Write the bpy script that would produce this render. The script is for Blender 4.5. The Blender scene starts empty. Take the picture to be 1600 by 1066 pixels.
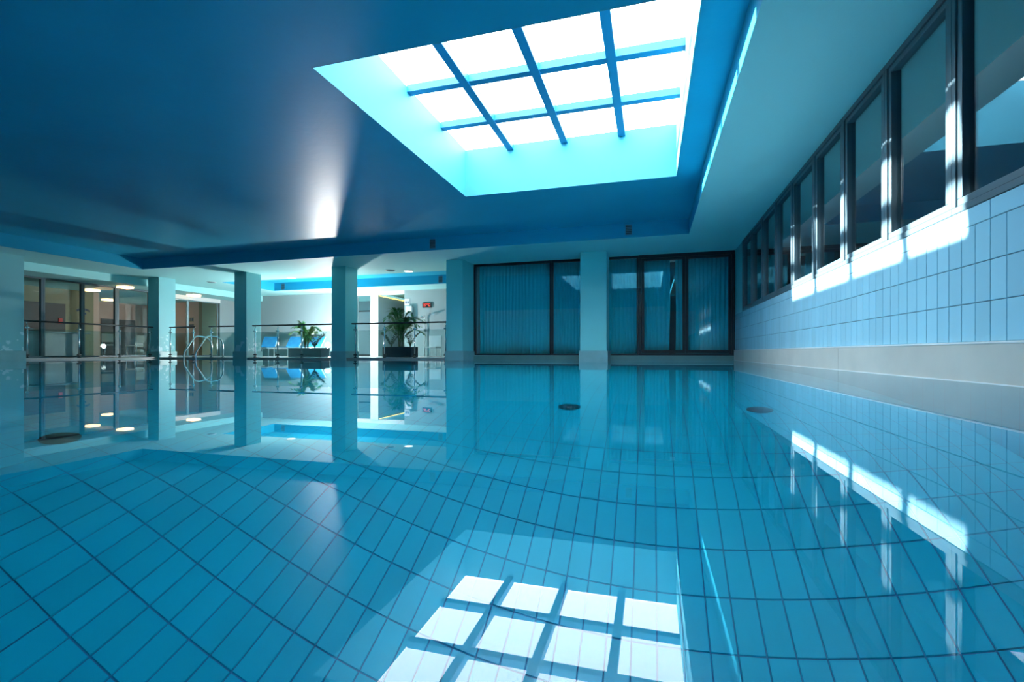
import bpy, bmesh, math, random
from mathutils import Vector, Matrix
random.seed(7)
sc = bpy.context.scene
col = sc.collection
# ---------------------------------------------------------------- camera (z = 0 is the water level)
CZ = 0.19
cam_d = bpy.data.cameras.new('camera'); cam = bpy.data.objects.new('camera', cam_d); col.objects.link(cam)
cam_d.sensor_width = 36.0; cam_d.lens = 36.0 * 750 / 1600
cam_d.shift_y = 18.5 / 1600
cam_d.clip_start = 0.01
cam.location = (0, 0, CZ); cam.rotation_euler = (math.pi / 2, 0, math.radians(16.2))
sc.camera = cam
# ---------------------------------------------------------------- sky, sun, exposure
world = bpy.data.worlds.new('sky'); sc.world = world; world.use_nodes = True
bg = world.node_tree.nodes['Background']
bg.inputs[0].default_value = (0.86, 0.94, 1.0, 1); bg.inputs[1].default_value = 9.0
sun_d = bpy.data.lights.new('sun', 'SUN'); sun_d.energy = 34.0; sun_d.angle = math.radians(1.0); sun_d.color = (1.0, 0.97, 0.92)
sun = bpy.data.objects.new('sun', sun_d); col.objects.link(sun); sun.location = (-30, 3, 20)
sun.rotation_euler = Vector((1.0, -0.06, -0.555)).to_track_quat('-Z', 'Y').to_euler()
por_d = bpy.data.lights.new('skylight_portal', 'AREA'); por_d.shape = 'RECTANGLE'; por_d.size = 3.7; por_d.size_y = 4.2
por = bpy.data.objects.new('skylight_portal', por_d); col.objects.link(por); por.location = (-1.46, 6.24, 4.12)
por_d.cycles.is_portal = True
sc.view_settings.view_transform = 'Standard'; sc.view_settings.look = 'None'
sc.view_settings.exposure = 0.82; sc.view_settings.gamma = 1.0; sc.view_settings.use_curve_mapping = False
cy = sc.cycles
cy.max_bounces = 14; cy.diffuse_bounces = 6; cy.glossy_bounces = 6; cy.transmission_bounces = 10; cy.transparent_max_bounces = 16
cy.caustics_reflective = True; cy.caustics_refractive = True; cy.blur_glossy = 0.3
cy.sample_clamp_indirect = 8.0; cy.use_denoising = True; cy.adaptive_threshold = 0.015
# ---------------------------------------------------------------- materials
def srgb(r, g, b):
    f = lambda v: (v / 255 / 12.92) if v / 255 <= 0.04045 else ((v / 255 + 0.055) / 1.055) ** 2.4
    return (f(r), f(g), f(b), 1)
def mat(name, c, rough=0.5, metal=0.0, spec=0.5, emit=None, es=0.0, noise=None, bump=None, c2=None, nscale=3.0, lo=0.35, hi=0.65):
    m = bpy.data.materials.new(name); m.use_nodes = True
    nt = m.node_tree; p = nt.nodes['Principled BSDF']
    if len(c) == 3: c = (*c, 1)
    p.inputs['Base Color'].default_value = c; p.inputs['Roughness'].default_value = rough
    p.inputs['Metallic'].default_value = metal; p.inputs['Specular IOR Level'].default_value = spec
    if emit: p.inputs['Emission Color'].default_value = (*emit, 1); p.inputs['Emission Strength'].default_value = es
    tc = nt.nodes.new('ShaderNodeTexCoord')
    if c2:
        if len(c2) == 3: c2 = (*c2, 1)
        n = nt.nodes.new('ShaderNodeTexNoise'); n.inputs['Scale'].default_value = nscale; n.inputs['Detail'].default_value = 6
        nt.links.new(tc.outputs['Object'], n.inputs['Vector'])
        r = nt.nodes.new('ShaderNodeValToRGB'); r.color_ramp.elements[0].position = lo; r.color_ramp.elements[1].position = hi
        r.color_ramp.elements[0].color = c; r.color_ramp.elements[1].color = c2
        nt.links.new(n.outputs['Fac'], r.inputs['Fac']); nt.links.new(r.outputs['Color'], p.inputs['Base Color'])
    if bump:
        sc_, st, di = bump
        n2 = nt.nodes.new('ShaderNodeTexNoise'); n2.inputs['Scale'].default_value = sc_; n2.inputs['Detail'].default_value = 5
        nt.links.new(tc.outputs['Object'], n2.inputs['Vector'])
        b = nt.nodes.new('ShaderNodeBump'); b.inputs['Strength'].default_value = st; b.inputs['Distance'].default_value = di
        nt.links.new(n2.outputs['Fac'], b.inputs['Height']); nt.links.new(b.outputs['Normal'], p.inputs['Normal'])
    return m
def glass_mat(name, tint=(1, 1, 1), ior=1.6, bump=None, rough=0.0):
    m = bpy.data.materials.new(name); m.use_nodes = True; nt = m.node_tree
    for n in list(nt.nodes): nt.nodes.remove(n)
    o = nt.nodes.new('ShaderNodeOutputMaterial'); mix = nt.nodes.new('ShaderNodeMixShader')
    t = nt.nodes.new('ShaderNodeBsdfTransparent'); g = nt.nodes.new('ShaderNodeBsdfGlossy'); f = nt.nodes.new('ShaderNodeFresnel')
    t.inputs[0].default_value = (*tint, 1); g.inputs['Roughness'].default_value = rough; f.inputs['IOR'].default_value = ior
    geo = nt.nodes.new('ShaderNodeNewGeometry'); mr = nt.nodes.new('ShaderNodeMapRange')   # both faces of a pane reflect like glass in air
    mr.inputs[3].default_value = ior; mr.inputs[4].default_value = 1 / ior
    nt.links.new(geo.outputs['Backfacing'], mr.inputs[0]); nt.links.new(mr.outputs[0], f.inputs['IOR'])
    nt.links.new(f.outputs[0], mix.inputs[0]); nt.links.new(t.outputs[0], mix.inputs[1]); nt.links.new(g.outputs[0], mix.inputs[2])
    nt.links.new(mix.outputs[0], o.inputs[0])
    return m
def water_mat():
    m = bpy.data.materials.new('pool water'); m.use_nodes = True; nt = m.node_tree
    for n in list(nt.nodes): nt.nodes.remove(n)
    o = nt.nodes.new('ShaderNodeOutputMaterial'); g = nt.nodes.new('ShaderNodeBsdfGlass')
    g.inputs['IOR'].default_value = 1.333; g.inputs['Roughness'].default_value = 0.0; g.inputs['Color'].default_value = (0.93, 0.985, 1, 1)
    tc = nt.nodes.new('ShaderNodeTexCoord'); n = nt.nodes.new('ShaderNodeTexNoise'); n.inputs['Scale'].default_value = 1.3; n.inputs['Detail'].default_value = 2
    b = nt.nodes.new('ShaderNodeBump'); b.inputs['Strength'].default_value = 0.02; b.inputs['Distance'].default_value = 0.01
    nt.links.new(tc.outputs['Object'], n.inputs['Vector']); nt.links.new(n.outputs['Fac'], b.inputs['Height']); nt.links.new(b.outputs['Normal'], g.inputs['Normal'])
    nt.links.new(g.outputs[0], o.inputs[0])
    return m
def peel_mat(name, base, under):
    """painted plaster that has flaked off in patches near the foot of the column"""
    m = mat(name, base, 0.55, bump=(40, 0.15, 0.01)); nt = m.node_tree; p = nt.nodes['Principled BSDF']
    geo = nt.nodes.new('ShaderNodeNewGeometry'); sep = nt.nodes.new('ShaderNodeSeparateXYZ'); nt.links.new(geo.outputs['Position'], sep.inputs[0])
    mr = nt.nodes.new('ShaderNodeMapRange'); mr.inputs[1].default_value = 0.2; mr.inputs[2].default_value = 1.0; mr.inputs[3].default_value = 0.16; mr.inputs[4].default_value = -0.10
    nt.links.new(sep.outputs['Z'], mr.inputs[0])
    n = nt.nodes.new('ShaderNodeTexNoise'); n.inputs['Scale'].default_value = 5.5; n.inputs['Detail'].default_value = 4; nt.links.new(geo.outputs['Position'], n.inputs['Vector'])
    ad = nt.nodes.new('ShaderNodeMath'); ad.operation = 'ADD'; nt.links.new(n.outputs['Fac'], ad.inputs[0]); nt.links.new(mr.outputs[0], ad.inputs[1])
    r = nt.nodes.new('ShaderNodeValToRGB'); r.color_ramp.elements[0].position = 0.64; r.color_ramp.elements[1].position = 0.66
    r.color_ramp.elements[0].color = (*base, 1); r.color_ramp.elements[1].color = (*under, 1)
    nt.links.new(ad.outputs[0], r.inputs['Fac']); nt.links.new(r.outputs['Color'], p.inputs['Base Color'])
    return m
def tile_mat(name, c, var=0.06, rough=0.15):
    m = mat(name, c, rough); nt = m.node_tree; p = nt.nodes['Principled BSDF']
    oi = nt.nodes.new('ShaderNodeObjectInfo'); h = nt.nodes.new('ShaderNodeHueSaturation'); h.inputs['Color'].default_value = (*c, 1)
    mr = nt.nodes.new('ShaderNodeMapRange'); mr.inputs[3].default_value = 1 - var; mr.inputs[4].default_value = 1 + var
    nt.links.new(oi.outputs['Random'], mr.inputs[0]); nt.links.new(mr.outputs[0], h.inputs['Value']); nt.links.new(h.outputs[0], p.inputs['Base Color'])
    return m
M = {}
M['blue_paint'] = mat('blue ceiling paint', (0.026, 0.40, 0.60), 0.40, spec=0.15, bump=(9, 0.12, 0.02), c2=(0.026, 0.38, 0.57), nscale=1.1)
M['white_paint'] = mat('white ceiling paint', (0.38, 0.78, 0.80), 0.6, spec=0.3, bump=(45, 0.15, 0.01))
M['shaft'] = mat('pale blue shaft paint', (0.062, 0.34, 0.45), 0.6, spec=0.3)
M['column'] = peel_mat('column paint', (0.22, 0.56, 0.60), (0.50, 0.76, 0.80))
M['plinth'] = mat('stone plinth', (0.28, 0.50, 0.52), 0.4, c2=(0.24, 0.45, 0.47), nscale=4)
M['ledge'] = mat('cream stone ledge', (0.66, 0.64, 0.58), 0.35, c2=(0.58, 0.57, 0.52), nscale=2.2)
M['ledge_trim'] = mat('white ledge trim', (0.85, 0.88, 0.88), 0.3)
M['kerb'] = mat('greenish stone kerb', (0.10, 0.22, 0.22), 0.4, c2=(0.13, 0.26, 0.25), nscale=3)
M['column_plain'] = mat('clean column paint', (0.21, 0.68, 0.70), 0.55, bump=(40, 0.15, 0.01))
M['grout'] = mat('grey grout', (0.10, 0.16, 0.20), 0.8)
M['floor_grout'] = mat('dark blue grout', (0.0, 0.15, 0.33), 0.8)
M['wall_tile'] = tile_mat('pale blue glazed wall tile', (0.37, 0.70, 0.85), 0.05, 0.12)
M['pool_tile'] = tile_mat('blue glazed pool tile', (0.001, 0.46, 0.66), 0.05, 0.25)
M['basin'] = mat('blue basin wall', (0.02, 0.42, 0.60), 0.4)
M['frame'] = mat('dark grey aluminium', (0.07, 0.125, 0.155), 0.4, metal=0.0, spec=0.5)
M['frame_black'] = mat('near black aluminium', (0.012, 0.022, 0.03), 0.35)
M['sky_bar'] = mat('blue painted skylight bar', (0.006, 0.22, 0.42), 0.5)
M['glass'] = glass_mat('window glass', (0.96, 0.98, 0.98), 1.75)
M['door_glass'] = glass_mat('clear partition glass', (0.93, 0.96, 0.96), 1.4)
M['sky_glass'] = glass_mat('skylight glass', (0.97, 0.98, 0.99), 1.3)
M['rail_glass'] = glass_mat('railing glass', (0.80, 0.90, 0.90), 1.5)
M['water'] = water_mat()
M['steel'] = mat('brushed steel', (0.62, 0.66, 0.68), 0.22, metal=1.0)
M['rail'] = mat('dark handrail', (0.035, 0.045, 0.05), 0.35, metal=0.3)
M['deck'] = mat('pale deck tile', (0.40, 0.41, 0.40), 0.3, c2=(0.35, 0.36, 0.36), nscale=3)
M['wall_grey'] = mat('grey plaster', (0.30, 0.38, 0.40), 0.75)
M['wall_white'] = mat('white plaster', (0.80, 0.82, 0.82), 0.7)
M['olive'] = mat('olive wall', (0.30, 0.28, 0.17), 0.7)
M['pink'] = mat('warm salmon wall', (0.74, 0.50, 0.40), 0.7)
M['dark'] = mat('dark outdoor wall', (0.010, 0.05, 0.075), 0.9)
M['dark_door'] = mat('dark brown door', (0.05, 0.04, 0.035), 0.5)
M['curtain'] = mat('teal sheer curtain', (0.02, 0.68, 0.80), 0.9)
M['vent'] = mat('grey vent metal', (0.10, 0.20, 0.24), 0.5)
M['vent_frame'] = mat('blue vent frame', (0.05, 0.35, 0.55), 0.5)
M['lamp_warm'] = mat('warm lamp glass', (1, 0.8, 0.55), 0.4, emit=(1.0, 0.56, 0.26), es=2.8)
M['lamp_white'] = mat('white lamp glass', (1, 1, 1), 0.4, emit=(1.0, 0.95, 0.85), es=2.5)
M['led'] = mat('yellow led strip', (1, 0.9, 0.4), 0.4, emit=(1.0, 0.78, 0.18), es=1.6)
M['glare'] = mat('glare stand-in', (1, 1, 1), 0.4, emit=(1.0, 0.98, 0.95), es=1600.0)  # glow of the added lamp that stands in for the lounge glare
M['planter_grey'] = mat('grey planter', (0.16, 0.19, 0.22), 0.6)
M['planter_dark'] = mat('charcoal planter', (0.02, 0.03, 0.045), 0.5)
M['soil'] = mat('soil', (0.03, 0.02, 0.015), 0.95)
M['leaf'] = mat('palm leaf', (0.03, 0.17, 0.05), 0.45, c2=(0.07, 0.29, 0.07), nscale=6)
M['leaf_lit'] = mat('palm leaf in lit tone', (0.12, 0.34, 0.06), 0.45, c2=(0.22, 0.45, 0.10), nscale=6)  # leaf green lightened, the sunlit look is put into the colour
M['leaf_dark'] = mat('dark shrub leaf', (0.02, 0.08, 0.05), 0.4)
M['stem'] = mat('plant stem', (0.12, 0.16, 0.06), 0.7)
M['white_plastic'] = mat('white plastic', (0.75, 0.78, 0.80), 0.4)
M['towel'] = mat('blue towel', (0.02, 0.20, 0.46), 0.9, c2=(0.03, 0.30, 0.56), nscale=8)
M['black'] = mat('black plastic', (0.012, 0.012, 0.014), 0.4)
M['red_led'] = mat('red led digits', (1, 0.1, 0.06), 0.4, emit=(1.0, 0.06, 0.04), es=1.0)
M['ink'] = mat('navy ink', (0.03, 0.05, 0.15), 0.6)
M['plaque'] = mat('beige plaque', (0.50, 0.40, 0.26), 0.5)
M['wood_seat'] = mat('tan chair seat', (0.42, 0.34, 0.28), 0.6)
M['red'] = mat('red box', (0.6, 0.03, 0.02), 0.5)
M['desk'] = mat('pale desk laminate', (0.16, 0.24, 0.27), 0.4)
# ---------------------------------------------------------------- mesh helpers
def obj(name, bm, m, parent=None, smooth=False):
    me = bpy.data.meshes.new(name); bm.to_mesh(me); bm.free()
    for k in (m if isinstance(m, (list, tuple)) else [m]): me.materials.append(k)
    if smooth:
        for p in me.polygons: p.use_smooth = True
    o = bpy.data.objects.new(name, me); col.objects.link(o)
    if parent: o.parent = parent
    return o
def inst(name, me, loc, parent=None, rot=None):
    o = bpy.data.objects.new(name, me); col.objects.link(o); o.location = loc
    if rot: o.rotation_euler = rot
    if parent: o.parent = parent
    return o
def add_box(bm, x0, x1, y0, y1, z0, z1, mi=0, bev=0.0):
    vs = [bm.verts.new(v) for v in ((x0,y0,z0),(x1,y0,z0),(x1,y1,z0),(x0,y1,z0),(x0,y0,z1),(x1,y0,z1),(x1,y1,z1),(x0,y1,z1))]
    fs = []
    for q in ((0,3,2,1),(4,5,6,7),(0,1,5,4),(1,2,6,5),(2,3,7,6),(3,0,4,7)):
        f = bm.faces.new([vs[k] for k in q]); f.material_index = mi; fs.append(f)
    if bev:
        es = list({e for f in fs for e in f.edges})
        bmesh.ops.bevel(bm, geom=es, offset=bev, segments=2, affect='EDGES', profile=0.5)
    return fs
def box(name, x0, x1, y0, y1, z0, z1, m, parent=None, bev=0.0):
    bm = bmesh.new(); add_box(bm, x0, x1, y0, y1, z0, z1, 0, bev)
    return obj(name, bm, m, parent)
def add_tube(bm, pts, r, seg=10, cap=True):
    pts = [Vector(p) for p in pts]; rings = []
    ref = None
    for i, p in enumerate(pts):
        d = (pts[min(i+1, len(pts)-1)] - pts[max(i-1, 0)]).normalized()
        if ref is None:
            ref = Vector((0, 0, 1)) if abs(d.z) < 0.9 else Vector((1, 0, 0))
        a = d.cross(ref)
        if a.length < 1e-5: a = d.cross(Vector((0, 1, 0)))
        a.normalize(); b = a.cross(d).normalized(); ref = b
        rr = r[i] if isinstance(r, (list, tuple)) else r
        rings.append([bm.verts.new(p + rr * (math.cos(t) * a + math.sin(t) * b)) for t in [2 * math.pi * k / seg for k in range(seg)]])
    for i in range(len(rings) - 1):
        for k in range(seg):
            bm.faces.new((rings[i][k], rings[i][(k+1) % seg], rings[i+1][(k+1) % seg], rings[i+1][k]))
    if cap:
        bm.faces.new(list(reversed(rings[0]))); bm.faces.new(rings[-1])
def tube(name, pts, r, m, parent=None, seg=10):
    bm = bmesh.new(); add_tube(bm, pts, r, seg); bmesh.ops.recalc_face_normals(bm, faces=bm.faces)
    return obj(name, bm, m, parent, smooth=True)
def disc_solid(name, loc, r, h, m, parent=None, seg=24):
    return tube(name, [(loc[0], loc[1], loc[2]), (loc[0], loc[1], loc[2] + h)], r, m, parent, seg)
def empty(name, loc=(0, 0, 0)):
    o = bpy.data.objects.new(name, None); col.objects.link(o); o.location = loc; return o
def tag(o, label, cat=None, group=None, kind=None):
    o['label'] = label
    if cat: o['category'] = cat
    if group: o['group'] = group
    if kind: o['kind'] = kind
    return o
def struct(o, label=None):
    o['kind'] = 'structure'
    if label: o['label'] = label
    return o
def slab(name, x0, x1, y0, y1, z0, z1, under, sides, label=None):
    """ceiling slab: underside in one paint, the upright faces in another"""
    bm = bmesh.new(); fs = add_box(bm, x0, x1, y0, y1, z0, z1, 1); fs[0].material_index = 0
    return struct(obj(name, bm, [under, sides]), label)
# ---------------------------------------------------------------- key dimensions
XW = 2.02          # right wall
SOF = 2.77         # soffit
REC = 3.10         # recessed ceiling
XR, XL = 0.78, -15.1
YB = 11.05         # far face of the recess
YWIN = 13.15       # window wall
SX0, SX1, SY0, SY1, SZ = -3.32, 0.393, 4.14, 8.34, 3.96
NEAR = -5.0
DEPTH = -2.4
# ---------------------------------------------------------------- ceiling
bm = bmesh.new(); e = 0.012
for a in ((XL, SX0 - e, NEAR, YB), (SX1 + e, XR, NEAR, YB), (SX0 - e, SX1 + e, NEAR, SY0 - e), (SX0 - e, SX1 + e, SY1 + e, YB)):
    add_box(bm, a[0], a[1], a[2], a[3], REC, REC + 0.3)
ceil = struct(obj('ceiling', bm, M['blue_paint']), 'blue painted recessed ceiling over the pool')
bm = bmesh.new()
for (q, z0, z1) in (((0, e), REC, SZ), ((e, 0.15), REC + 0.3, SZ)):
    i, t = q
    add_box(bm, SX0 - t, SX0 - i, SY0 - t, SY1 + t, z0, z1); add_box(bm, SX1 + i, SX1 + t, SY0 - t, SY1 + t, z0, z1)
    add_box(bm, SX0 - i, SX1 + i, SY0 - t, SY0 - i, z0, z1); add_box(bm, SX0 - i, SX1 + i, SY1 + i, SY1 + t, z0, z1)
obj('skylight_shaft', bm, M['shaft'], ceil)
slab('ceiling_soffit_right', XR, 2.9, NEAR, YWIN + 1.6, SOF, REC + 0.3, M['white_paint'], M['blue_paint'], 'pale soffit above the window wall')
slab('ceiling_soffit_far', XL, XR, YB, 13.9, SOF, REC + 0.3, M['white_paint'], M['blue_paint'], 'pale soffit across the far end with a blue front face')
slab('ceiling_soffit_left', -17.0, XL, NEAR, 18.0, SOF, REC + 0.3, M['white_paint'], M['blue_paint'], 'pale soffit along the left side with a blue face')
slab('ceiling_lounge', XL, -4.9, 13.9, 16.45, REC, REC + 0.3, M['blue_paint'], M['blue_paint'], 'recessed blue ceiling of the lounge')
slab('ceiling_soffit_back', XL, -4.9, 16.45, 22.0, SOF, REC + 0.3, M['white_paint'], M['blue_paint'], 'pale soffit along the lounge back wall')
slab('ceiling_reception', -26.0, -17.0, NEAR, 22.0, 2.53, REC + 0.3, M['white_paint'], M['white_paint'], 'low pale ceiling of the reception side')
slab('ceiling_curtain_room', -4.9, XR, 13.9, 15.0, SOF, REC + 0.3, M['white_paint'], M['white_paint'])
# ---------------------------------------------------------------- skylight
sk = struct(empty('window_1', ((SX0 + SX1) / 2, (SY0 + SY1) / 2, SZ)), 'large square skylight divided by a grid of blue bars')
sk_c = Vector(sk.location)
def under(o, p):                      # parent without moving
    o.parent = p; o.matrix_parent_inverse = Matrix.Translation(-Vector(p.location)); return o
xb = [SX0, -2.45, -1.465, -0.484, SX1]; yb = [SY0, 5.03, 6.16, 7.29, SY1]
for x in xb[1:-1]:
    under(box('glazing_bar', x - 0.06, x + 0.06, SY0, SY1, SZ - 0.10, SZ + 0.02, M['sky_bar']), sk)
for y in yb[1:-1]:
    for i in range(4):
        a = xb[i] + (0.06 if i else 0); b = xb[i+1] - (0.06 if i < 3 else 0)
        under(box('cross_bar', a, b, y - 0.06, y + 0.06, SZ - 0.08, SZ + 0.018, M['sky_bar']), sk)
for i in range(4):
    for j in range(4):
        under(box('pane', xb[i] + 0.002, xb[i+1] - 0.002, yb[j] + 0.002, yb[j+1] - 0.002, SZ + 0.022, SZ + 0.030, M['sky_glass']), sk)
# ---------------------------------------------------------------- right wall: tiles, ledge, windows
SILL = 1.145
wr = struct(box('wall_right', XW, XW + 0.3, NEAR, YWIN + 0.3, DEPTH - 0.3, SILL, M['grout']), 'long wall of pale blue upright tiles under the windows')
LEDGE = 0.26
TW, TH = 0.1435, 0.2545; J = 0.0035
def tile_mesh(name, w, h, d, m, bev=0.0025):
    bm = bmesh.new(); a = bev
    vs = [bm.verts.new(v) for v in ((0,-w/2,-h/2),(0,w/2,-h/2),(0,w/2,h/2),(0,-w/2,h/2),(-d,-w/2+a,-h/2+a),(-d,w/2-a,-h/2+a),(-d,w/2-a,h/2-a),(-d,-w/2+a,h/2-a))]
    for q in ((4,7,6,5),(0,4,5,1),(1,5,6,2),(2,6,7,3),(3,7,4,0)): bm.faces.new([vs[k] for k in q])
    bmesh.ops.recalc_face_normals(bm, faces=bm.faces)
    me = bpy.data.meshes.new(name); bm.to_mesh(me); bm.free(); me.materials.append(m); return me
tm = tile_mesh('tile', TW - J, TH - J, 0.006, M['wall_tile'])
hh = SILL - (LEDGE + 3 * TH)
tm2 = tile_mesh('tile', 2 * TW - J, hh - J, 0.006, M['wall_tile'])
rest = bmesh.new()
def rest_tile(bm, x, y, z, w, h):
    vs = [bm.verts.new(v) for v in ((x, y-w/2, z-h/2), (x, y-w/2, z+h/2), (x, y+w/2, z+h/2), (x, y+w/2, z-h/2))]
    bm.faces.new(vs)
ny = int((YWIN - NEAR) / TW)
for k in range(ny):
    y = YWIN - (k + 0.5) * TW
    for r in range(3):
        z = LEDGE + (r + 0.5) * TH
        if y > 3.3: inst('tile', tm, (XW, y, z), wr)
        else: rest_tile(rest, XW - 0.006, y, z, TW - J, TH - J)
    if k % 2 == 0:
        y2 = YWIN - (k + 1) * TW; z = LEDGE + 3 * TH + hh / 2
        if y2 > 3.3: inst('tile', tm2, (XW, y2, z), wr)
        else: rest_tile(rest, XW - 0.006, y2, z, 2 * TW - J, hh - J)
o = obj('tile_field', rest, M['wall_tile'], wr); o['kind'] = 'stuff'
wu = struct(box('wall_pool_right', XW - 0.026, XW, NEAR, YWIN, DEPTH, -0.101, M['floor_grout']), 'tiled pool side below the water on the right')
bm = bmesh.new()
for k in range(ny):
    for r in range(9): rest_tile(bm, XW - 0.030, YWIN - (k + 0.5) * TW, -0.101 - (r + 0.5) * TH, TW - J, TH - J)
o = obj('tile_field', bm, M['pool_tile'], wu); o['kind'] = 'stuff'
struct(box('wall_right_pier', XW, XW + 0.3, 12.16, YWIN + 0.3, SILL, SOF, M['column']), 'narrow painted pier between the windows and the far corner')
# ledge in three lengths with a visible joint
led = struct(empty('trim_1', (XW, 5, 0)), 'cream stone ledge along the waterline below the wall tiles')
for a, b in ((NEAR, 6.12), (6.124, 10.2), (10.204, YWIN)):
    under(box('ledge_stone', XW - 0.032, XW, a, b, -0.10, LEDGE - 0.014, M['ledge']), led)
under(box('ledge_lip', XW - 0.036, XW, NEAR, YWIN, LEDGE - 0.014, LEDGE, M['ledge_trim'], bev=0.003), led)
under(box('water_lip', XW - 0.037, XW - 0.032, NEAR, YWIN, -0.05, 0.004, M['ledge_trim']), led)
# ribbon windows
ym = [12.12, 11.07, 10.06, 9.04, 8.05, 7.04, 6.06, 5.07, 4.07, 3.06, 2.06]
def frame_ring(bm, x0, x1, y0, y1, z0, z1, w, wt=None, wb=None):
    wt = wt or w; wb = wb or w
    add_box(bm, x0, x1, y0, y1, z0, z0 + wb, bev=0.004); add_box(bm, x0, x1, y0, y1, z1 - wt, z1, bev=0.004)
    add_box(bm, x0, x1, y0, y0 + w, z0 + wb, z1 - wt, bev=0.004); add_box(bm, x0, x1, y1 - w, y1, z0 + wb, z1 - wt, bev=0.004)
words = ['farthest', 'second', 'third', 'fourth', 'fifth', 'sixth', 'seventh', 'eighth', 'ninth', 'tenth']
for i in range(len(ym) - 1):
    y1, y0 = ym[i], ym[i+1]
    w = struct(empty('window_%d' % (i + 2), (XW, y0, SILL)), 'grey framed window above the tiles, %s from the far corner' % words[i])
    bm = bmesh.new(); frame_ring(bm, XW - 0.012, XW + 0.10, y0 + 0.001, y1 - 0.001, SILL, SOF, 0.042, 0.055, 0.045); under(obj('frame', bm, M['frame']), w)
    bm = bmesh.new(); frame_ring(bm, XW + 0.0, XW + 0.07, y0 + 0.046, y1 - 0.046, SILL + 0.05, SOF - 0.06, 0.05); sa = under(obj('sash', bm, M['frame']), w)
    under(box('pane', XW + 0.04, XW + 0.046, y0 + 0.094, y1 - 0.094, SILL + 0.098, SOF - 0.108, M['glass']), sa)
# dark yard wall close behind those windows
struct(box('wall_outside', 3.1, 3.3, NEAR, YWIN + 1, -0.5, 5.0, M['dark']), 'dark wall outside the ribbon windows')
struct(box('wall_outside_base', XW + 0.3, 3.1, NEAR, YWIN + 1, 0.6, 0.8, M['dark']))
# ---------------------------------------------------------------- pool basin
def basin(name, *a): struct(box(name, *a, M['basin']))
basin('wall_pool_left', -16.4, -16.1, NEAR, 12.7, DEPTH, -0.06)
basin('wall_pool_far', -16.1, -5.1, 12.30, 12.7, DEPTH, -0.06)
basin('wall_pool_far_right', -5.1, XW, YWIN, YWIN + 0.3, DEPTH, -0.06)
basin('wall_pool_corner', -5.3, -5.1, 12.7, YWIN + 0.3, DEPTH, -0.06)
pf = struct(box('floor_pool', -16.4, XW, NEAR, YWIN + 0.3, DEPTH - 0.3, DEPTH - 0.004, M['floor_grout']), 'pool floor of long blue tiles with dark joints')
FA, FB, FJ = 0.1173, 0.241, 0.0046
fx0, fy0 = 0.260, 2.366
def floor_tile_mesh():
    bm = bmesh.new(); w, h, a, d = FA - FJ, FB - FJ, 0.002, 0.0045
    vs = [bm.verts.new(v) for v in ((-w/2,-h/2,-d),(w/2,-h/2,-d),(w/2,h/2,-d),(-w/2,h/2,-d),(-w/2+a,-h/2+a,0),(w/2-a,-h/2+a,0),(w/2-a,h/2-a,0),(-w/2+a,h/2-a,0))]
    for q in ((4,5,6,7),(0,1,5,4),(1,2,6,5),(2,3,7,6),(3,0,4,7)): bm.faces.new([vs[k] for k in q])
    me = bpy.data.meshes.new('tile'); bm.to_mesh(me); bm.free(); me.materials.append(M['pool_tile']); return me
ftm = floor_tile_mesh()
cells = []
for i in range(int((-16.1 - fx0) / FA), int((XW - fx0) / FA)):
    for j in range(int((NEAR - fy0) / FB), int((YWIN - fy0) / FB)):
        x = fx0 + (i + 0.5) * FA; y = fy0 + (j + 0.5) * FB
        if y > 12.30 and x < -5.1: continue
        u = (x * math.cos(0.2827) + y * math.sin(0.2827)); d = -x * math.sin(0.2827) + y * math.cos(0.2827)
        cells.append((math.hypot(x, y) if d > 1.35 and abs(u / d) < 1.05 else 99, x, y))
cells.sort()
bm = bmesh.new(); w, h = FA - FJ, FB - FJ
for n, (q, x, y) in enumerate(cells):
    if n < 300: inst('tile', ftm, (x, y, DEPTH), pf)
    else:
        vs = [bm.verts.new((x + a * w / 2, y + b * h / 2, DEPTH)) for a, b in ((-1,-1),(1,-1),(1,1),(-1,1))]; bm.faces.new(vs)
o = obj('tile_field', bm, M['pool_tile'], pf); o['kind'] = 'stuff'
# floor drains
for x, y, lab in ((0.862, 4.40, 'dark round drain on the pool floor, nearest the tiled wall'), (-0.713, 4.32, 'dark round drain on the pool floor in front of the middle pillar'), (-3.56, 2.10, 'dark round drain on the pool floor at the left')):
    d = empty('floor_drain', (x, y, DEPTH)); tag(d, lab, 'drain', 'pool floor drains')
    under(disc_solid('rim', (x, y, DEPTH + 0.001), 0.10, 0.012, M['black']), d)
    under(disc_solid('grate', (x, y, DEPTH + 0.013), 0.09, 0.004, M['black']), d)
bm = bmesh.new()
vs = [bm.verts.new(v) for v in ((-16.1, NEAR, 0), (XW, NEAR, 0), (XW, YWIN, 0), (-16.1, YWIN, 0))]; bm.faces.new(vs)
tag(obj('pool_water', bm, M['water']), 'still clear blue water filling the indoor pool', 'water', kind='stuff')
# ---------------------------------------------------------------- decks
struct(box('floor_deck_far', -26, -5.1, 12.30, 22, -0.06, 0.045, M['deck']), 'pale lounge floor behind the columns')
struct(box('floor_deck_left', -26, -16.1, NEAR, 12.30, -0.06, 0.045, M['deck']), 'pale floor along the left pool edge')
cur = struct(empty('trim_2', (-1, YWIN, 0)), 'low beige kerb below the curtained windows')
for a, b in ((-5.0, -1.76), (-1.08, XW - 0.037)):
    under(box('kerb_stone', a, b, YWIN - 0.05, YWIN + 0.35, -0.3, 0.115, M['kerb']), cur)
    under(box('kerb_lip', a, b, YWIN - 0.056, YWIN - 0.05, 0.104, 0.117, M['plinth']), cur)
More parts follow.
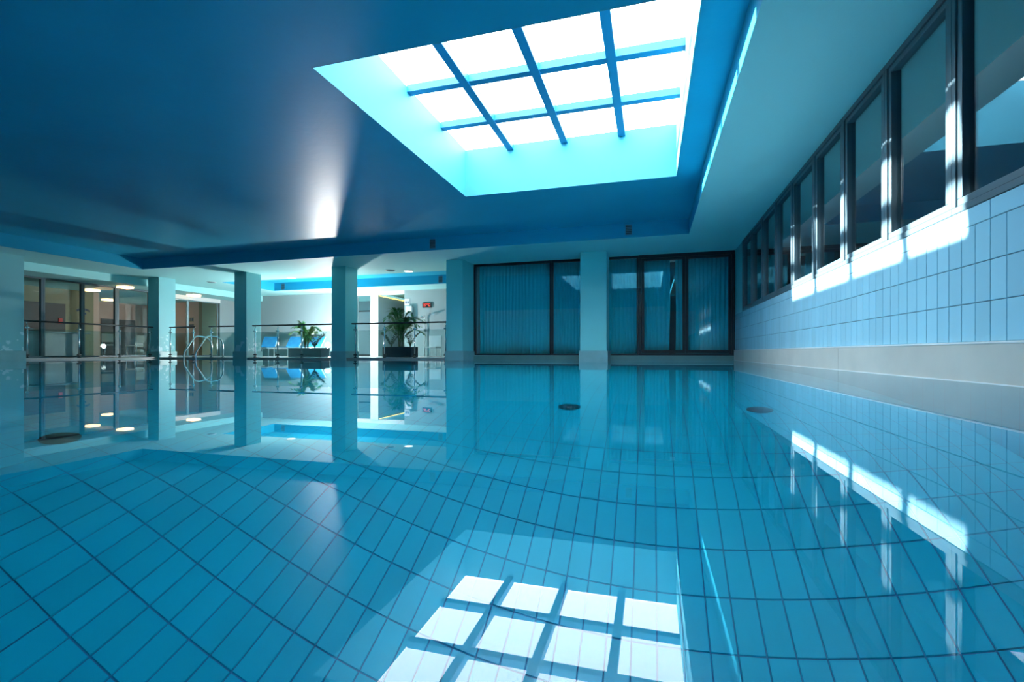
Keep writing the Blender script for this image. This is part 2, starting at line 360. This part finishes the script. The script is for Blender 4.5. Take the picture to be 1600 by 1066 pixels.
# outer shell
struct(box('wall_near', -26, 3.3, NEAR - 0.3, NEAR, -0.06, 3.4, M['wall_white']))
struct(box('wall_left', -26.3, -26, NEAR, 22, -0.06, 3.4, M['pink']))
struct(box('wall_end', -26, 3.3, 22, 22.3, -0.06, 3.4, M['wall_white']))
struct(box('wall_pool_near', -16.4, XW, NEAR - 0.3, NEAR, DEPTH, -0.06, M['basin']))
struct(box('wall_curtain_room_side', -5.1, -4.9, 13.25, 22, 0.045, SOF, M['wall_grey']))
struct(box('floor_curtain_room', -5.1, 3.3, YWIN + 0.3, 14.6, -0.06, 0.10, M['dark']))
struct(box('wall_curtain_room_right', XW + 0.3, 3.3, YWIN + 0.1, YWIN + 0.3, -0.06, SOF, M['dark']))
struct(box('wall_curtain_room_back', -4.9, 3.3, 14.4, 14.6, -0.06, SOF, M['dark']))
# ---------------------------------------------------------------- columns
def column(x0, x1, y0, y1, lab, m='column', top=SOF, pl=0.03, floor=DEPTH):
    c = empty('column', ((x0 + x1) / 2, (y0 + y1) / 2, 0)); tag(c, lab, 'column', 'square pool columns')
    under(box('shaft', x0, x1, y0, y1, 0.24, top, M[m], bev=0.008), c)
    under(box('plinth', x0 - pl, x1 + pl, y0 - pl, y1 + pl, floor, 0.24, M['plinth'], bev=0.006), c)
column(-1.756, -1.085, 12.3, YWIN - 0.06, 'pale pillar standing between the two curtained window bays', 'column_plain')
column(-5.48, -4.986, 12.3, YWIN + 0.06, 'pale pillar at the left end of the curtained windows', 'column_plain')
column(-9.20, -8.717, 12.3, 12.9, 'pale pillar beside the bright glare and the dark planter palm', 'column_plain')
column(-12.85, -12.37, 12.3, 12.9, 'pale pillar between the pool ladder and the blue loungers')
column(-16.55, -16.06, 12.3, 12.9, 'pale pillar between the glass wall and the pool ladder')
column(-16.55, -16.06, 8.06, 8.66, 'peeling pillar at the left edge of the picture')
# ---------------------------------------------------------------- far windows, door, curtains
def ring_xz(bm, x0, x1, y0, y1, z0, z1, w, wt=None, wb=None):
    wt = wt or w; wb = wb or w
    add_box(bm, x0, x1, y0, y1, z0, z0 + wb, bev=0.004); add_box(bm, x0, x1, y0, y1, z1 - wt, z1, bev=0.004)
    add_box(bm, x0, x0 + w, y0, y1, z0 + wb, z1 - wt, bev=0.004); add_box(bm, x1 - w, x1, y0, y1, z0 + wb, z1 - wt, bev=0.004)
Z0 = 0.118
def bay(name, x0, x1, lab, w=0.05):
    o = struct(empty(name, (x0, YWIN, Z0)), lab)
    bm = bmesh.new(); ring_xz(bm, x0, x1, YWIN, YWIN + 0.1, Z0, SOF, w, 0.06, 0.05); under(obj('frame', bm, M['frame_black']), o)
    under(box('pane', x0 + w, x1 - w, YWIN + 0.05, YWIN + 0.056, Z0 + 0.05, SOF - 0.06, M['glass']), o)
    return o
bay('window_20', -4.98, -2.68, 'wide black framed window with a drawn teal curtain, left of the middle pillar')
bay('window_21', -2.678, -1.40, 'narrow black framed window just left of the middle pillar')
bay('window_22', -1.398, -0.33, 'narrow black framed window just right of the middle pillar')
dr = struct(empty('door_1', (-0.32, YWIN, Z0)), 'black framed double sliding door with curtains at the far right corner')
bm = bmesh.new(); ring_xz(bm, -0.328, XW - 0.01, YWIN - 0.03, YWIN + 0.12, Z0, SOF, 0.07, 0.09, 0.06); under(obj('frame', bm, M['frame_black']), dr)
for a, b in ((-0.255, 0.84), (0.845, 1.935)):
    bm = bmesh.new(); ring_xz(bm, a, b, YWIN, YWIN + 0.06, Z0 + 0.062, SOF - 0.092, 0.07, 0.06, 0.08); lf = under(obj('leaf_frame', bm, M['frame_black']), dr)
    under(box('pane', a + 0.07, b - 0.07, YWIN + 0.03, YWIN + 0.036, Z0 + 0.142, SOF - 0.152, M['glass']), lf)
def curtain(x0, x1, lab, seed):
    rnd = random.Random(seed); bm = bmesh.new(); n = int((x1 - x0) / 0.012); prev = None; ph = 0
    yc = YWIN + 0.28
    for i in range(n + 1):
        x = x0 + (x1 - x0) * i / n
        ph += 0.012 * (2 * math.pi / 0.10) * (0.6 + 0.8 * rnd.random())
        a = 0.042 + 0.018 * math.sin(x * 5 + seed)
        colv = []
        for k, z in enumerate((Z0 + 0.04, 0.6, 1.4, 2.2, SOF - 0.03)):
            amp = a * (1.25 - 0.12 * k); colv.append((x + 0.012 * math.sin(x * 9 + z * 2), yc + amp * math.sin(ph + 0.25 * math.sin(z * 2 + x * 3)), z))
        cur_v = [bm.verts.new(v) for v in colv]
        if prev:
            for k in range(4): bm.faces.new((prev[k], cur_v[k], cur_v[k+1], prev[k+1]))
        prev = cur_v
    o = obj('curtain', bm, M['curtain'], smooth=True)
    so = o.modifiers.new('thickness', 'SOLIDIFY'); so.thickness = 0.003
    tag(o, lab, 'curtain', 'sheer teal curtains behind the far windows')
curtain(-4.93, -2.76, 'wide teal pleated curtain behind the leftmost far window', 1)
curtain(-2.74, -1.30, 'teal curtain hanging just left of the middle pillar', 2)
curtain(-1.28, -0.35, 'teal curtain hanging just right of the middle pillar', 3)
curtain(-0.33, 0.47, 'teal curtain behind the left leaf of the sliding door', 4)
curtain(0.62, 1.95, 'teal curtain behind the right leaf of the sliding door', 5)
# ---------------------------------------------------------------- vents on the beam faces
def vent(x, y, z, w, h, lab):
    v = empty('air_vent', (x, y, z)); tag(v, lab, 'vent', 'small wall vents on the blue beams')
    bm = bmesh.new(); ring_xz(bm, x - w/2, x + w/2, y - 0.015, y, z - h/2, z + h/2, 0.02); under(obj('frame', bm, M['vent_frame']), v)
    under(box('backing', x - w/2 + 0.02, x + w/2 - 0.02, y - 0.004, y, z - h/2 + 0.02, z + h/2 - 0.02, M['black']), v)
    n = 6
    for k in range(n):
        zz = z - h/2 + 0.02 + (h - 0.04) * (k + 0.5) / n
        under(box('slat', x - w/2 + 0.02, x + w/2 - 0.02, y - 0.013, y - 0.004, zz - 0.012, zz + 0.010, M['vent']), v)
vent(-5.29, YB, 2.935, 0.19, 0.27, 'small louvred vent on the blue beam above the left curtained window')
vent(-0.49, YB, 2.945, 0.17, 0.26, 'small louvred vent on the blue beam near the right end')
vent(-15.0 + 0.35, 16.45, 2.93, 0.2, 0.28, 'dark vent on the blue lounge beam above the loungers')
vent(-7.55, 16.45, 2.93, 0.2, 0.28, 'dark vent on the blue lounge beam beside the pillar left of the windows')
# ---------------------------------------------------------------- lounge walls
BW = 17.8
wb = struct(box('wall_back', -18.2, -12.1, BW, BW + 0.2, 0.045, SOF, M['wall_grey']), 'grey back wall of the lounge')
struct(box('wall_back_right', -9.8, -5.1, BW, BW + 0.2, 0.045, SOF, M['wall_grey']), 'grey back wall carrying the red temperature display')
struct(box('wall_back_lintel', -12.1, -9.8, BW, BW + 0.2, 2.63, SOF, M['wall_white']), 'white lintel over the corridor openings')
struct(box('wall_corridor', -11.36, -11.02, BW - 0.02, 21.0, 0.045, 2.63, M['wall_grey']))
struct(box('trim_3', -11.375, -11.005, BW - 0.04, BW - 0.021, 0.045, 2.63, M['wall_white']), 'bright white post between the corridor openings')
struct(box('wall_corridor_right', -9.8, -9.6, BW + 0.2, 21.0, 0.045, 2.63, M['wall_grey']))
struct(box('wall_corridor_end', -16, -9.6, 21.0, 21.2, 0.045, SOF, M['wall_grey']))
l = box('led_strip', -11.018, -11.0, BW + 0.05, 20.9, 2.585, 2.61, M['led']); tag(l, 'thin yellow LED strip along the corridor ceiling edge', 'light strip')
dd = struct(empty('door_2', (-13.7, 20.98, 0.045)), 'dark framed door at the end of the corridor')
bm = bmesh.new(); ring_xz(bm, -14.25, -13.35, 20.94, 20.998, 0.046, 2.3, 0.06); under(obj('frame', bm, M['dark_door']), dd)
under(box('leaf', -14.19, -13.41, 20.95, 20.99, 0.106, 2.24, M['wall_grey']), dd)
under(tube('handle', [(-13.5, 20.93, 1.05), (-13.6, 20.93, 1.05)], 0.012, M['steel']), dd)
# ---------------------------------------------------------------- left glass wall and reception rooms
GX = -18.2
def ring_yz(bm, x0, x1, y0, y1, z0, z1, w): frame_ring(bm, x0, x1, y0, y1, z0, z1, w)
gy = [7.0, 9.15, 10.26, 11.35, 12.4]
for i in range(4):
    o = struct(empty('window_%d' % (30 + i), (GX, gy[i], 0.045)), 'tall glass panel of the reception front, %s from the left' % ('outermost', 'first', 'second', 'third')[i])
    bm = bmesh.new(); ring_yz(bm, GX - 0.05, GX + 0.05, gy[i] + 0.002, gy[i+1] - 0.002, 0.046, 2.529, 0.05); under(obj('frame', bm, M['frame']), o)
    under(box('pane', GX - 0.005, GX + 0.005, gy[i] + 0.05, gy[i+1] - 0.05, 0.096, 2.479, M['door_glass']), o)
o = struct(empty('door_3', (GX, 12.5, 0.045)), 'glass entrance door right of the reception panels')
bm = bmesh.new(); ring_yz(bm, GX - 0.05, GX + 0.05, 12.402, 13.6, 0.046, 2.529, 0.07); under(obj('frame', bm, M['frame']), o)
under(box('pane', GX - 0.005, GX + 0.005, 12.472, 13.53, 0.116, 2.459, M['door_glass']), o)
o = struct(empty('door_4', (GX, 14.0, 0.045)), 'sliding glass door with a pale header behind the pool ladder')
under(box('header', GX - 0.08, GX + 0.10, 13.62, 16.6, 2.36, 2.52, M['wall_white']), o)
for a, b in ((13.64, 15.12), (15.125, 16.55)):
    bm = bmesh.new(); ring_yz(bm, GX - 0.02, GX + 0.03, a, b, 0.046, 2.36, 0.045); lf = under(obj('leaf_frame', bm, M['steel']), o)
    under(box('pane', GX, GX + 0.008, a + 0.045, b - 0.045, 0.092, 2.314, M['door_glass']), lf)
struct(box('wall_lounge_left', GX - 0.1, GX + 0.05, 16.62, BW, 0.045, 2.53, M['wall_grey']))
# reception interior
wo = struct(box('wall_reception', -20.9, -20.7, 5, 13.3, 0.046, 2.529, M['olive']), 'olive wall behind the reception glass')
struct(box('wall_reception_return', -24, -20.7, 13.3, 13.5, 0.046, 2.529, M['pink']))
struct(box('wall_salon', -24.2, -24, 13.5, 22, 0.046, 2.529, M['pink']), 'salmon wall deep behind the entrance door')
struct(box('wall_salon_screen', -19.9, -19.7, 17.1, 20, 0.046, 2.529, M['olive']), 'olive wall behind the sliding door')
struct(box('wall_salon_panel', -22.0, -19.9, 17.1, 17.3, 0.046, 2.529, M['pink']), 'salmon wall with small plaques behind the sliding door')
o = struct(box('door_5', -20.70, -20.66, 10.9, 12.35, 0.05, 1.98, M['dark_door']), 'dark doorway in the olive reception wall')
o = struct(box('door_6', -24.0, -23.96, 15.7, 17.2, 0.05, 1.75, M['dark_door']), 'dark door in the salmon wall')
e = box('alarm_box', -20.655, -20.62, 12.12, 12.24, 1.25, 1.45, M['red'], bev=0.01); tag(e, 'small red box beside the dark reception doorway', 'alarm box')
def plaque(x, y, z, w, h, m, lab, lines):
    p = empty('wall_sign', (x, y, z)); tag(p, lab, 'sign')
    bd = under(box('board', x - w/2, x + w/2, y - 0.012, y, z - h/2, z + h/2, m, bev=0.003), p)
    for (a, b, c, d) in lines: under(box('mark', x + a * w, x + b * w, y - 0.015, y - 0.012, z + c * h, z + d * h, M['ink']), bd)
plaque(-20.35, 17.1, 1.72, 0.34, 0.20, M['plaque'], 'upper beige plaque with dark figures on the salmon wall', ((-.42, -.2, -.35, .35), (-.1, .12, -.35, .35), (.2, .42, -.35, .35)))
plaque(-20.35, 17.1, 1.42, 0.42, 0.22, M['plaque'], 'lower beige plaque with dark print on the salmon wall', ((-.4, .4, .12, .3), (-.4, .1, -.3, -.1)))
def sign_x(x, y, z, w, h, lab):
    p = empty('wall_sign', (x, y, z)); tag(p, lab, 'sign')
    bm = bmesh.new()
    for k in range(9):                      # arched row of lettering strokes over a small emblem
        a = -1 + 2 * k / 8; add_box(bm, x, x + 0.01, y + a * w/2 - 0.016, y + a * w/2 + 0.016, z + 0.05 - 0.05 * a * a, z + 0.13 - 0.05 * a * a)
    under(obj('lettering', bm, M['ink']), p)
    under(box('emblem', x, x + 0.01, y - 0.09, y + 0.09, z - 0.10, z - 0.04, M['ink'], bev=0.003), p)
sign_x(-20.7, 12.95, 1.75, 0.40, 0.25, 'small navy lettering on the olive reception wall')
# reception desk and chairs
dk = empty('reception_desk', (-19.6, 9.8, 0.045)); tag(dk, 'long grey desk behind the reception glass', 'desk')
under(box('body', -19.9, -19.4, 6.6, 12.2, 0.046, 0.86, M['desk'], bev=0.01), dk); under(box('top', -19.98, -19.28, 6.5, 12.3, 0.86, 0.91, M['desk'], bev=0.008), dk)
def chair(x, y, rz, lab):
    c = empty('chair', (x, y, 0.045)); c.rotation_euler = (0, 0, rz); tag(c, lab, 'chair', 'chairs behind the entrance glass')
    box('seat', -0.22, 0.22, -0.22, 0.22, 0.42, 0.46, M['wood_seat'], c, bev=0.012)
    bm = bmesh.new(); add_box(bm, -0.21, 0.21, 0.19, 0.225, 0.55, 0.86, bev=0.012); obj('backrest', bm, M['wood_seat'], c)
    for sx in (-0.19, 0.19):
        tube('leg', [(sx, -0.20, 0.001), (sx, -0.19, 0.42)], 0.013, M['steel'], c, 8)
        tube('leg', [(sx, 0.24, 0.001), (sx, 0.20, 0.44), (sx, 0.215, 0.84)], 0.013, M['steel'], c, 8)
chair(-19.3, 12.95, 1.2, 'tan chair with steel legs behind the entrance door'); chair(-20.2, 14.5, -1.3, 'tan chair with steel legs farther inside the entrance room')
# ---------------------------------------------------------------- ceiling lamps
def flush_lamp(x, y, z, w, lab, m, en, colr, grp):
    c = empty('ceiling_lamp', (x, y, z)); tag(c, lab, 'ceiling lamp', grp)
    under(box('base', x - w/2 - 0.02, x + w/2 + 0.02, y - w/2 - 0.02, y + w/2 + 0.02, z - 0.015, z - 0.0005, M['white_plastic'], bev=0.004), c)
    under(box('diffuser', x - w/2, x + w/2, y - w/2, y + w/2, z - 0.085, z - 0.015, m, bev=0.02), c)
g1 = 'warm flush lamps of the reception side'
flush_lamp(-17.7, 12.36, 2.53, 0.36, 'warm lit square lamp above the entrance door', M['lamp_warm'], 0, 0, g1)
flush_lamp(-17.6, 14.9, 2.53, 0.36, 'warm lit square lamp in front of the sliding door', M['lamp_warm'], 0, 0, g1)
flush_lamp(-19.7, 12.6, 2.53, 0.36, 'warm lit square lamp behind the third glass panel', M['lamp_warm'], 0, 0, g1)
flush_lamp(-22.6, 15.1, 2.53, 0.36, 'warm lit square lamp deep inside the salmon room', M['lamp_warm'], 0, 0, g1)
flush_lamp(-21.0, 16.2, 2.53, 0.36, 'warm lit square lamp behind the sliding door', M['lamp_warm'], 0, 0, g1)
def downlight(x, y, lab, m):
    c = empty('downlight', (x, y, SOF)); tag(c, lab, 'downlight', 'round downlights in the far soffit')
    under(disc_solid('ring', (x, y, SOF - 0.012), 0.15, 0.0115, M['white_plastic']), c); under(disc_solid('lens', (x, y, SOF - 0.016), 0.125, 0.004, m), c)
downlight(-7.35, 13.62, 'lit round downlight in the soffit over the dark planter', M['lamp_white'])
downlight(-11.86, 13.7, 'lit round downlight in the soffit over the blue loungers', M['lamp_white'])
downlight(-7.85, 13.35, 'unlit round downlight in the soffit next to the lit one', M['vent'])
downlight(-15.4, 13.75, 'unlit round downlight in the soffit near the pool ladder', M['vent'])
# the glare stand-in low in the lounge, added for a glare of unknown source
P = (-12.14, 16.0, 0.50)
gl = empty('glare_stand_in', (P[0], P[1], 0.045)); tag(gl, 'added lamp standing in for the dazzling glare low on the lounge floor against the pillar edge', 'floor lamp')
under(disc_solid('base', (P[0], P[1], 0.046), 0.10, 0.02, M['steel']), gl); under(tube('stem', [(P[0], P[1], 0.066), (P[0], P[1], P[2] - 0.085)], 0.012, M['steel']), gl)
bm = bmesh.new(); bmesh.ops.create_icosphere(bm, subdivisions=3, radius=0.09, matrix=Matrix.Translation(P)); under(obj('glare_ball', bm, M['glare'], smooth=True), gl)
# ---------------------------------------------------------------- railings
def railing(p0, p1, posts, lab, top=1.06, ext0=0.1, ext1=0.1):
    """p0, p1: floor points; posts: fractions along the run"""
    p0 = Vector(p0); p1 = Vector(p1); d = (p1 - p0); L = d.length; d.normalize(); n = Vector((-d.y, d.x, 0))
    r = empty('railing', p0); tag(r, lab, 'railing', 'glass pool railings')
    A = p0 - d * ext0; B = p1 + d * ext1
    under(tube('handrail', [(A.x, A.y, top), (B.x, B.y, top)], 0.024, M['rail'], None, 12), r)
    pts = [p0 + (p1 - p0) * f for f in posts]
    for q in pts:
        po = tube('post', [(q.x, q.y, 0.046), (q.x, q.y, top - 0.09)], 0.019, M['steel'], None, 12); under(po, r)
        bm = bmesh.new(); add_tube(bm, [(q.x, q.y, top - 0.09), (q.x + n.x * 0.03, q.y + n.y * 0.03, top - 0.07), (q.x, q.y, top - 0.02)], 0.009, 8)
        under(obj('saddle', bm, M['steel'], smooth=True), po)
        under(disc_solid('foot', (q.x, q.y, 0.046), 0.045, 0.02, M['rail']), po)
        for z in (0.13, 0.88):
            bm = bmesh.new(); add_tube(bm, [(q.x - d.x * 0.05, q.y - d.y * 0.05, z), (q.x + d.x * 0.05, q.y + d.y * 0.05, z)], 0.024, 10); under(obj('clamp', bm, M['rail'] if z < .5 else M['steel'], smooth=True), po)
    for q0, q1 in zip(pts[:-1], pts[1:]):
        a = q0 + d * 0.035; b = q1 - d * 0.035; bm = bmesh.new(); w = n * 0.005
        vs = [bm.verts.new(v) for v in (a - w + Vector((0,0,.10)), b - w + Vector((0,0,.10)), b + w + Vector((0,0,.10)), a + w + Vector((0,0,.10)), a - w + Vector((0,0,.86)), b - w + Vector((0,0,.86)), b + w + Vector((0,0,.86)), a + w + Vector((0,0,.86)))]
        for f in ((0,3,2,1),(4,5,6,7),(0,1,5,4),(1,2,6,5),(2,3,7,6),(3,0,4,7)): bm.faces.new([vs[k] for k in f])
        bmesh.ops.recalc_face_normals(bm, faces=bm.faces); under(obj('glass_panel', bm, M['rail_glass']), r)
RY = 12.5
railing((-8.52, RY, 0), (-5.58, RY, 0), (0, .335, .67, 1), 'glass railing in front of the palm, right of the glare', ext0=0.12, ext1=0.02)
railing((-12.22, RY, 0), (-9.30, RY, 0), (0, .30, .61, 1), 'glass railing in front of the grey planter and loungers', ext0=0.1, ext1=0.02)
railing((-15.80, RY, 0), (-14.78, RY, 0), (0, 1), 'short glass railing left of the pool ladder', ext0=0.02, ext1=0.08)
railing((-14.02, RY, 0), (-12.95, RY, 0), (0, 1), 'short glass railing right of the pool ladder', ext0=0.08, ext1=0.02)
railing((-16.3, 8.86, 0), (-16.3, 12.18, 0), (0, .37, .71, 1), 'long glass railing on the left side in front of the reception', ext0=0.1, ext1=0.1)
# ---------------------------------------------------------------- pool ladder handrails
def octo(x, lab):
    pts = [(x, 11.80, -0.55), (x, 11.78, 0.10), (x, 11.80, 0.22), (x, 12.12, 0.64), (x, 12.20, 0.70), (x, 12.28, 0.715), (x, 12.55, 0.69), (x, 12.66, 0.63), (x, 12.74, 0.52), (x, 12.76, 0.40), (x, 12.76, 0.046)]
    return [(a, b - 0.39, c) for a, b, c in pts]
ld = empty('pool_ladder', (-13.6, 12.3, 0)); tag(ld, 'chrome pool ladder with two arched handrails between the railings', 'ladder')
for x in (-13.85, -13.38):
    hr = under(tube('handrail', octo(x, ''), 0.021, M['steel'], None, 12), ld)
    under(disc_solid('flange', (x, 12.37, 0.046), 0.05, 0.012, M['steel']), hr)
for z in (-0.15, -0.42): under(box('tread', -13.84, -13.39, 11.33, 11.47, z - 0.015, z + 0.015, M['steel'], bev=0.004), ld)
# ---------------------------------------------------------------- planters and plants
def planter(x0, x1, y0, y1, h, m, lab):
    p = empty('planter', ((x0+x1)/2, (y0+y1)/2, 0.045)); tag(p, lab, 'planter', 'rectangular planters in the lounge')
    bm = bmesh.new(); t = 0.03; z0 = 0.046
    add_box(bm, x0, x1, y0, y0 + t, z0, h, bev=0.004); add_box(bm, x0, x1, y1 - t, y1, z0, h, bev=0.004); add_box(bm, x0, x0 + t, y0 + t, y1 - t, z0, h, bev=0.004); add_box(bm, x1 - t, x1, y0 + t, y1 - t, z0, h, bev=0.004)
    add_box(bm, x0 + t, x1 - t, y0 + t, y1 - t, z0, z0 + 0.03)
    bxo = under(obj('box', bm, m), p); under(box('soil', x0 + t, x1 - t, y0 + t, y1 - t, h - 0.08, h - 0.03, M['soil']), bxo)
def frond(bm, base, az, length, lift, seed, lw=0.018):
    rnd = random.Random(seed); pts = []; n = 10
    d = Vector((math.cos(az), math.sin(az), 0))
    for i in range(n + 1):
        t = i / n; r = length * t
        pts.append(Vector(base) + d * (r * math.cos(lift) * (0.55 + 0.45 * t)) + Vector((0, 0, length * (math.sin(lift) * t * 1.15 - 0.55 * t * t * t))))
    add_tube(bm, pts, [0.008 - 0.006 * i / n for i in range(n + 1)], 5)
    side = d.cross(Vector((0, 0, 1)))
    for i in range(2, n + 1):
        for f in (0, .5):
            if i == n and f: continue
            p = pts[i].lerp(pts[min(i+1, n)], f); t = (i + f) / n
            ll = length * 0.42 * math.sin(math.pi * (0.12 + 0.80 * t)) + 0.03
            tang = (pts[min(i+1, n)] - pts[i-1]).normalized()
            for s in (-1, 1):
                q = (side * s * 0.8 + tang * 0.75 + Vector((0, 0, -0.15 + 0.25 * rnd.random()))).normalized()
                wv = q.cross(Vector((0, 0, 1))).normalized() * lw
                m = p + q * ll * 0.45; e = p + q * ll + Vector((0, 0, -0.25 * ll))
                up = Vector((0, 0, 0.003))
                a, b, c, dd_ = bm.verts.new(p), bm.verts.new(m + wv), bm.verts.new(e), bm.verts.new(m - wv)
                bm.faces.new((a, b, c, dd_))
def palm(x, y, z0, hgt, n, m, lab, seed, spread=1.0):
    o = empty('potted_palm', (x, y, z0)); tag(o, lab, 'plant'); rnd = random.Random(seed)
    for k in range(3):
        a = k * 2.1 + seed; under(tube('stem', [(x + .05 * math.cos(a), y + .05 * math.sin(a), z0), (x + .09 * math.cos(a), y + .09 * math.sin(a), z0 + hgt * .42)], [0.02, 0.012], M['stem'], None, 8), o)
    for k in range(n):
        az = k * 2.4 + rnd.random() * .5; lift = 0.75 + 0.65 * rnd.random(); ln = hgt * (0.62 + 0.25 * rnd.random()) * spread
        bm = bmesh.new(); frond(bm, (x + .05 * math.cos(az), y + .05 * math.sin(az), z0 + hgt * (0.12 + 0.32 * rnd.random())), az, ln, lift, seed * 50 + k)
        under(obj('frond', bm, m), o)
def shrub(x, y, z0, hgt, m, lab, seed, n=5):
    """arching stems with paired leaflets"""
    o = empty('leafy_shrub', (x, y, z0)); tag(o, lab, 'plant'); rnd = random.Random(seed)
    for k in range(n):
        az = k * 2 * math.pi / n + rnd.random(); L = hgt * (0.75 + 0.35 * rnd.random()); pts = []
        for i in range(9):
            t = i / 8; pts.append((x + math.cos(az) * L * (.12 * t + .38 * t * t), y + math.sin(az) * L * (.12 * t + .38 * t * t), z0 + L * (t - .18 * t * t)))
        s = tube('stem', pts, [0.012 - 0.009 * i / 8 for i in range(9)], M['stem'], None, 6); under(s, o)
        bm = bmesh.new()
        for i in range(2, 9):
            p = Vector(pts[i])
            for sgn in (-1, 1):
                q = Vector((math.cos(az + sgn * 1.1), math.sin(az + sgn * 1.1), .45)).normalized(); ll = .15; wv = q.cross(Vector((0, 0, 1))).normalized() * .034
                bm.faces.new([bm.verts.new(v) for v in (p, p + q * ll * .5 + wv, p + q * ll, p + q * ll * .5 - wv)])
        under(obj('leaves', bm, m), s)
planter(-8.30, -7.27, 13.65, 14.1, 0.385, M['planter_dark'], 'charcoal planter box behind the right railing')
palm(-7.78, 13.87, 0.34, 1.32, 30, M['leaf'], 'tall dark green palm in the charcoal planter', 3)
shrub(-8.10, 13.86, 0.34, 0.55, M['leaf_dark'], 'dark leafy shrub at the left of the charcoal planter', 5)
shrub(-7.42, 13.86, 0.34, 0.58, M['leaf_dark'], 'dark leafy shrub at the right of the charcoal planter', 6)
planter(-11.95, -10.62, 13.65, 14.1, 0.36, M['planter_grey'], 'grey planter box behind the railing left of the glare')
palm(-11.40, 13.87, 0.31, 1.10, 18, M['leaf_lit'], 'palm coloured light green as if sunlit in the grey planter', 11, .9)
shrub(-11.05, 13.87, 0.31, 0.62, M['leaf_dark'], 'leafy shrub with bare stems at the right of the grey planter', 9, 6)
# ---------------------------------------------------------------- sun loungers with blue towels
def lounger(x, y, rz, lab):
    c = empty('sun_lounger', (x, y, 0.045)); c.rotation_euler = (0, 0, rz); tag(c, lab, 'sun lounger', 'white sun loungers by the back wall')
    for sx in (-0.3, 0.3): tube('side_rail', [(sx, -0.9, 0.32), (sx, 0.95, 0.32)], 0.022, M['white_plastic'], c, 8)
    for sx in (-0.3, 0.3):
        for sy in (-0.75, 0.6): tube('leg', [(sx, sy, 0.001), (sx, sy, 0.31)], 0.02, M['white_plastic'], c, 8)
    box('seat', -0.29, 0.29, -0.9, 0.3, 0.335, 0.36, M['white_plastic'], c, bev=0.006)
    bk = box('backrest', -0.29, 0.29, 0, 0.75, -0.012, 0.012, M['white_plastic'], c, bev=0.006); bk.location = (0, 0.3, 0.36); bk.rotation_euler = (math.radians(38), 0, 0)
    t_ = box('towel', -0.27, 0.27, -0.88, 0.3, 0.362, 0.395, M['towel'], c, bev=0.012)
    tb = box('back_towel', -0.27, 0.27, 0, 0.72, 0.014, 0.045, M['towel'], c, bev=0.012); tb.location = (0, 0.3, 0.36); tb.rotation_euler = (math.radians(38), 0, 0)
lounger(-15.3, 16.2, 0.5, 'sun lounger with blue towel, nearest the pillar by the ladder')
lounger(-14.3, 16.4, 0.35, 'sun lounger with blue towel, middle one of the three')
lounger(-13.4, 16.6, 0.3, 'sun lounger with blue towel, closest to the grey planter')
# ---------------------------------------------------------------- things on the back wall
ds = empty('temperature_display', (-8.76, BW, 2.13)); tag(ds, 'black display with red digits reading 27 degrees on the back wall', 'display')
cs = under(box('case', -8.96, -8.56, BW - 0.05, BW - 0.0005, 2.03, 2.23, M['black'], bev=0.006), ds)
fc = bpy.data.curves.new('digits', 'FONT'); fc.body = '27°C'; fc.size = 0.15; fc.align_x = 'CENTER'; fc.align_y = 'CENTER'; fc.extrude = 0.002
tmp = bpy.data.objects.new('digits', fc); col.objects.link(tmp)
dme = bpy.data.meshes.new_from_object(tmp.evaluated_get(bpy.context.evaluated_depsgraph_get())); bpy.data.objects.remove(tmp)
dme.materials.clear(); dme.materials.append(M['red_led'])
under(inst('digits', dme, (-8.76, BW - 0.053, 2.13), None, (math.pi / 2, 0, 0)), cs)
sg = empty('toilet_sign', (-9.66, BW, 2.29)); tag(sg, 'white square sign with dark pictogram at the corridor corner', 'sign')
bd = under(box('board', -9.79, -9.55, BW - 0.015, BW - 0.0005, 2.16, 2.42, M['white_plastic'], bev=0.003), sg)
for dx in (-0.045, 0.045):
    under(disc_solid('mark', (-9.67 + dx, BW - 0.018, 2.33), 0.022, 0.004, M['ink'], None, 12), bd)
    under(box('mark', -9.67 + dx - 0.03, -9.67 + dx + 0.03, BW - 0.018, BW - 0.015, 2.22, 2.315, M['ink'], bev=0.002), bd)
sh = empty('wall_dispenser', (-9.5, BW, 1.8)); tag(sh, 'pale dispenser cabinet under the white sign', 'dispenser')
under(box('body', -9.68, -9.40, BW - 0.13, BW - 0.0005, 1.86, 2.10, M['white_plastic'], bev=0.01), sh); under(box('tray', -9.70, -9.40, BW - 0.14, BW - 0.0005, 1.50, 1.84, M['desk'], bev=0.01), sh)
sw = empty('shower', (-8.7, BW, 0.045)); tag(sw, 'slim white wall shower below the red display', 'shower')
under(tube('pipe', [(-8.85, BW - 0.07, 0.046), (-8.85, BW - 0.07, 1.62), (-8.85, BW - 0.12, 1.68), (-8.85, BW - 0.28, 1.68)], 0.02, M['white_plastic']), sw)
under(tube('head', [(-8.85, BW - 0.28, 1.68), (-8.85, BW - 0.30, 1.62)], [0.03, 0.075], M['steel']), sw); under(box('valve', -8.89, -8.81, BW - 0.09, BW - 0.0005, 1.05, 1.16, M['steel'], bev=0.006), sw)
bc = empty('bath_chair', (-8.1, 16.9, 0.045)); tag(bc, 'pale plastic armchair under the red display beside the pillar', 'chair')
under(box('seat', -8.38, -7.86, 16.7, 17.2, 0.38, 0.43, M['white_plastic'], bev=0.012), bc); under(box('backrest', -8.38, -7.86, 17.2, 17.24, 0.43, 0.86, M['white_plastic'], bev=0.015), bc)
for x in (-8.36, -7.88):
    for y in (16.73, 17.2): under(tube('leg', [(x, y, 0.046), (x, y, 0.385)], 0.022, M['white_plastic'], None, 8), bc)
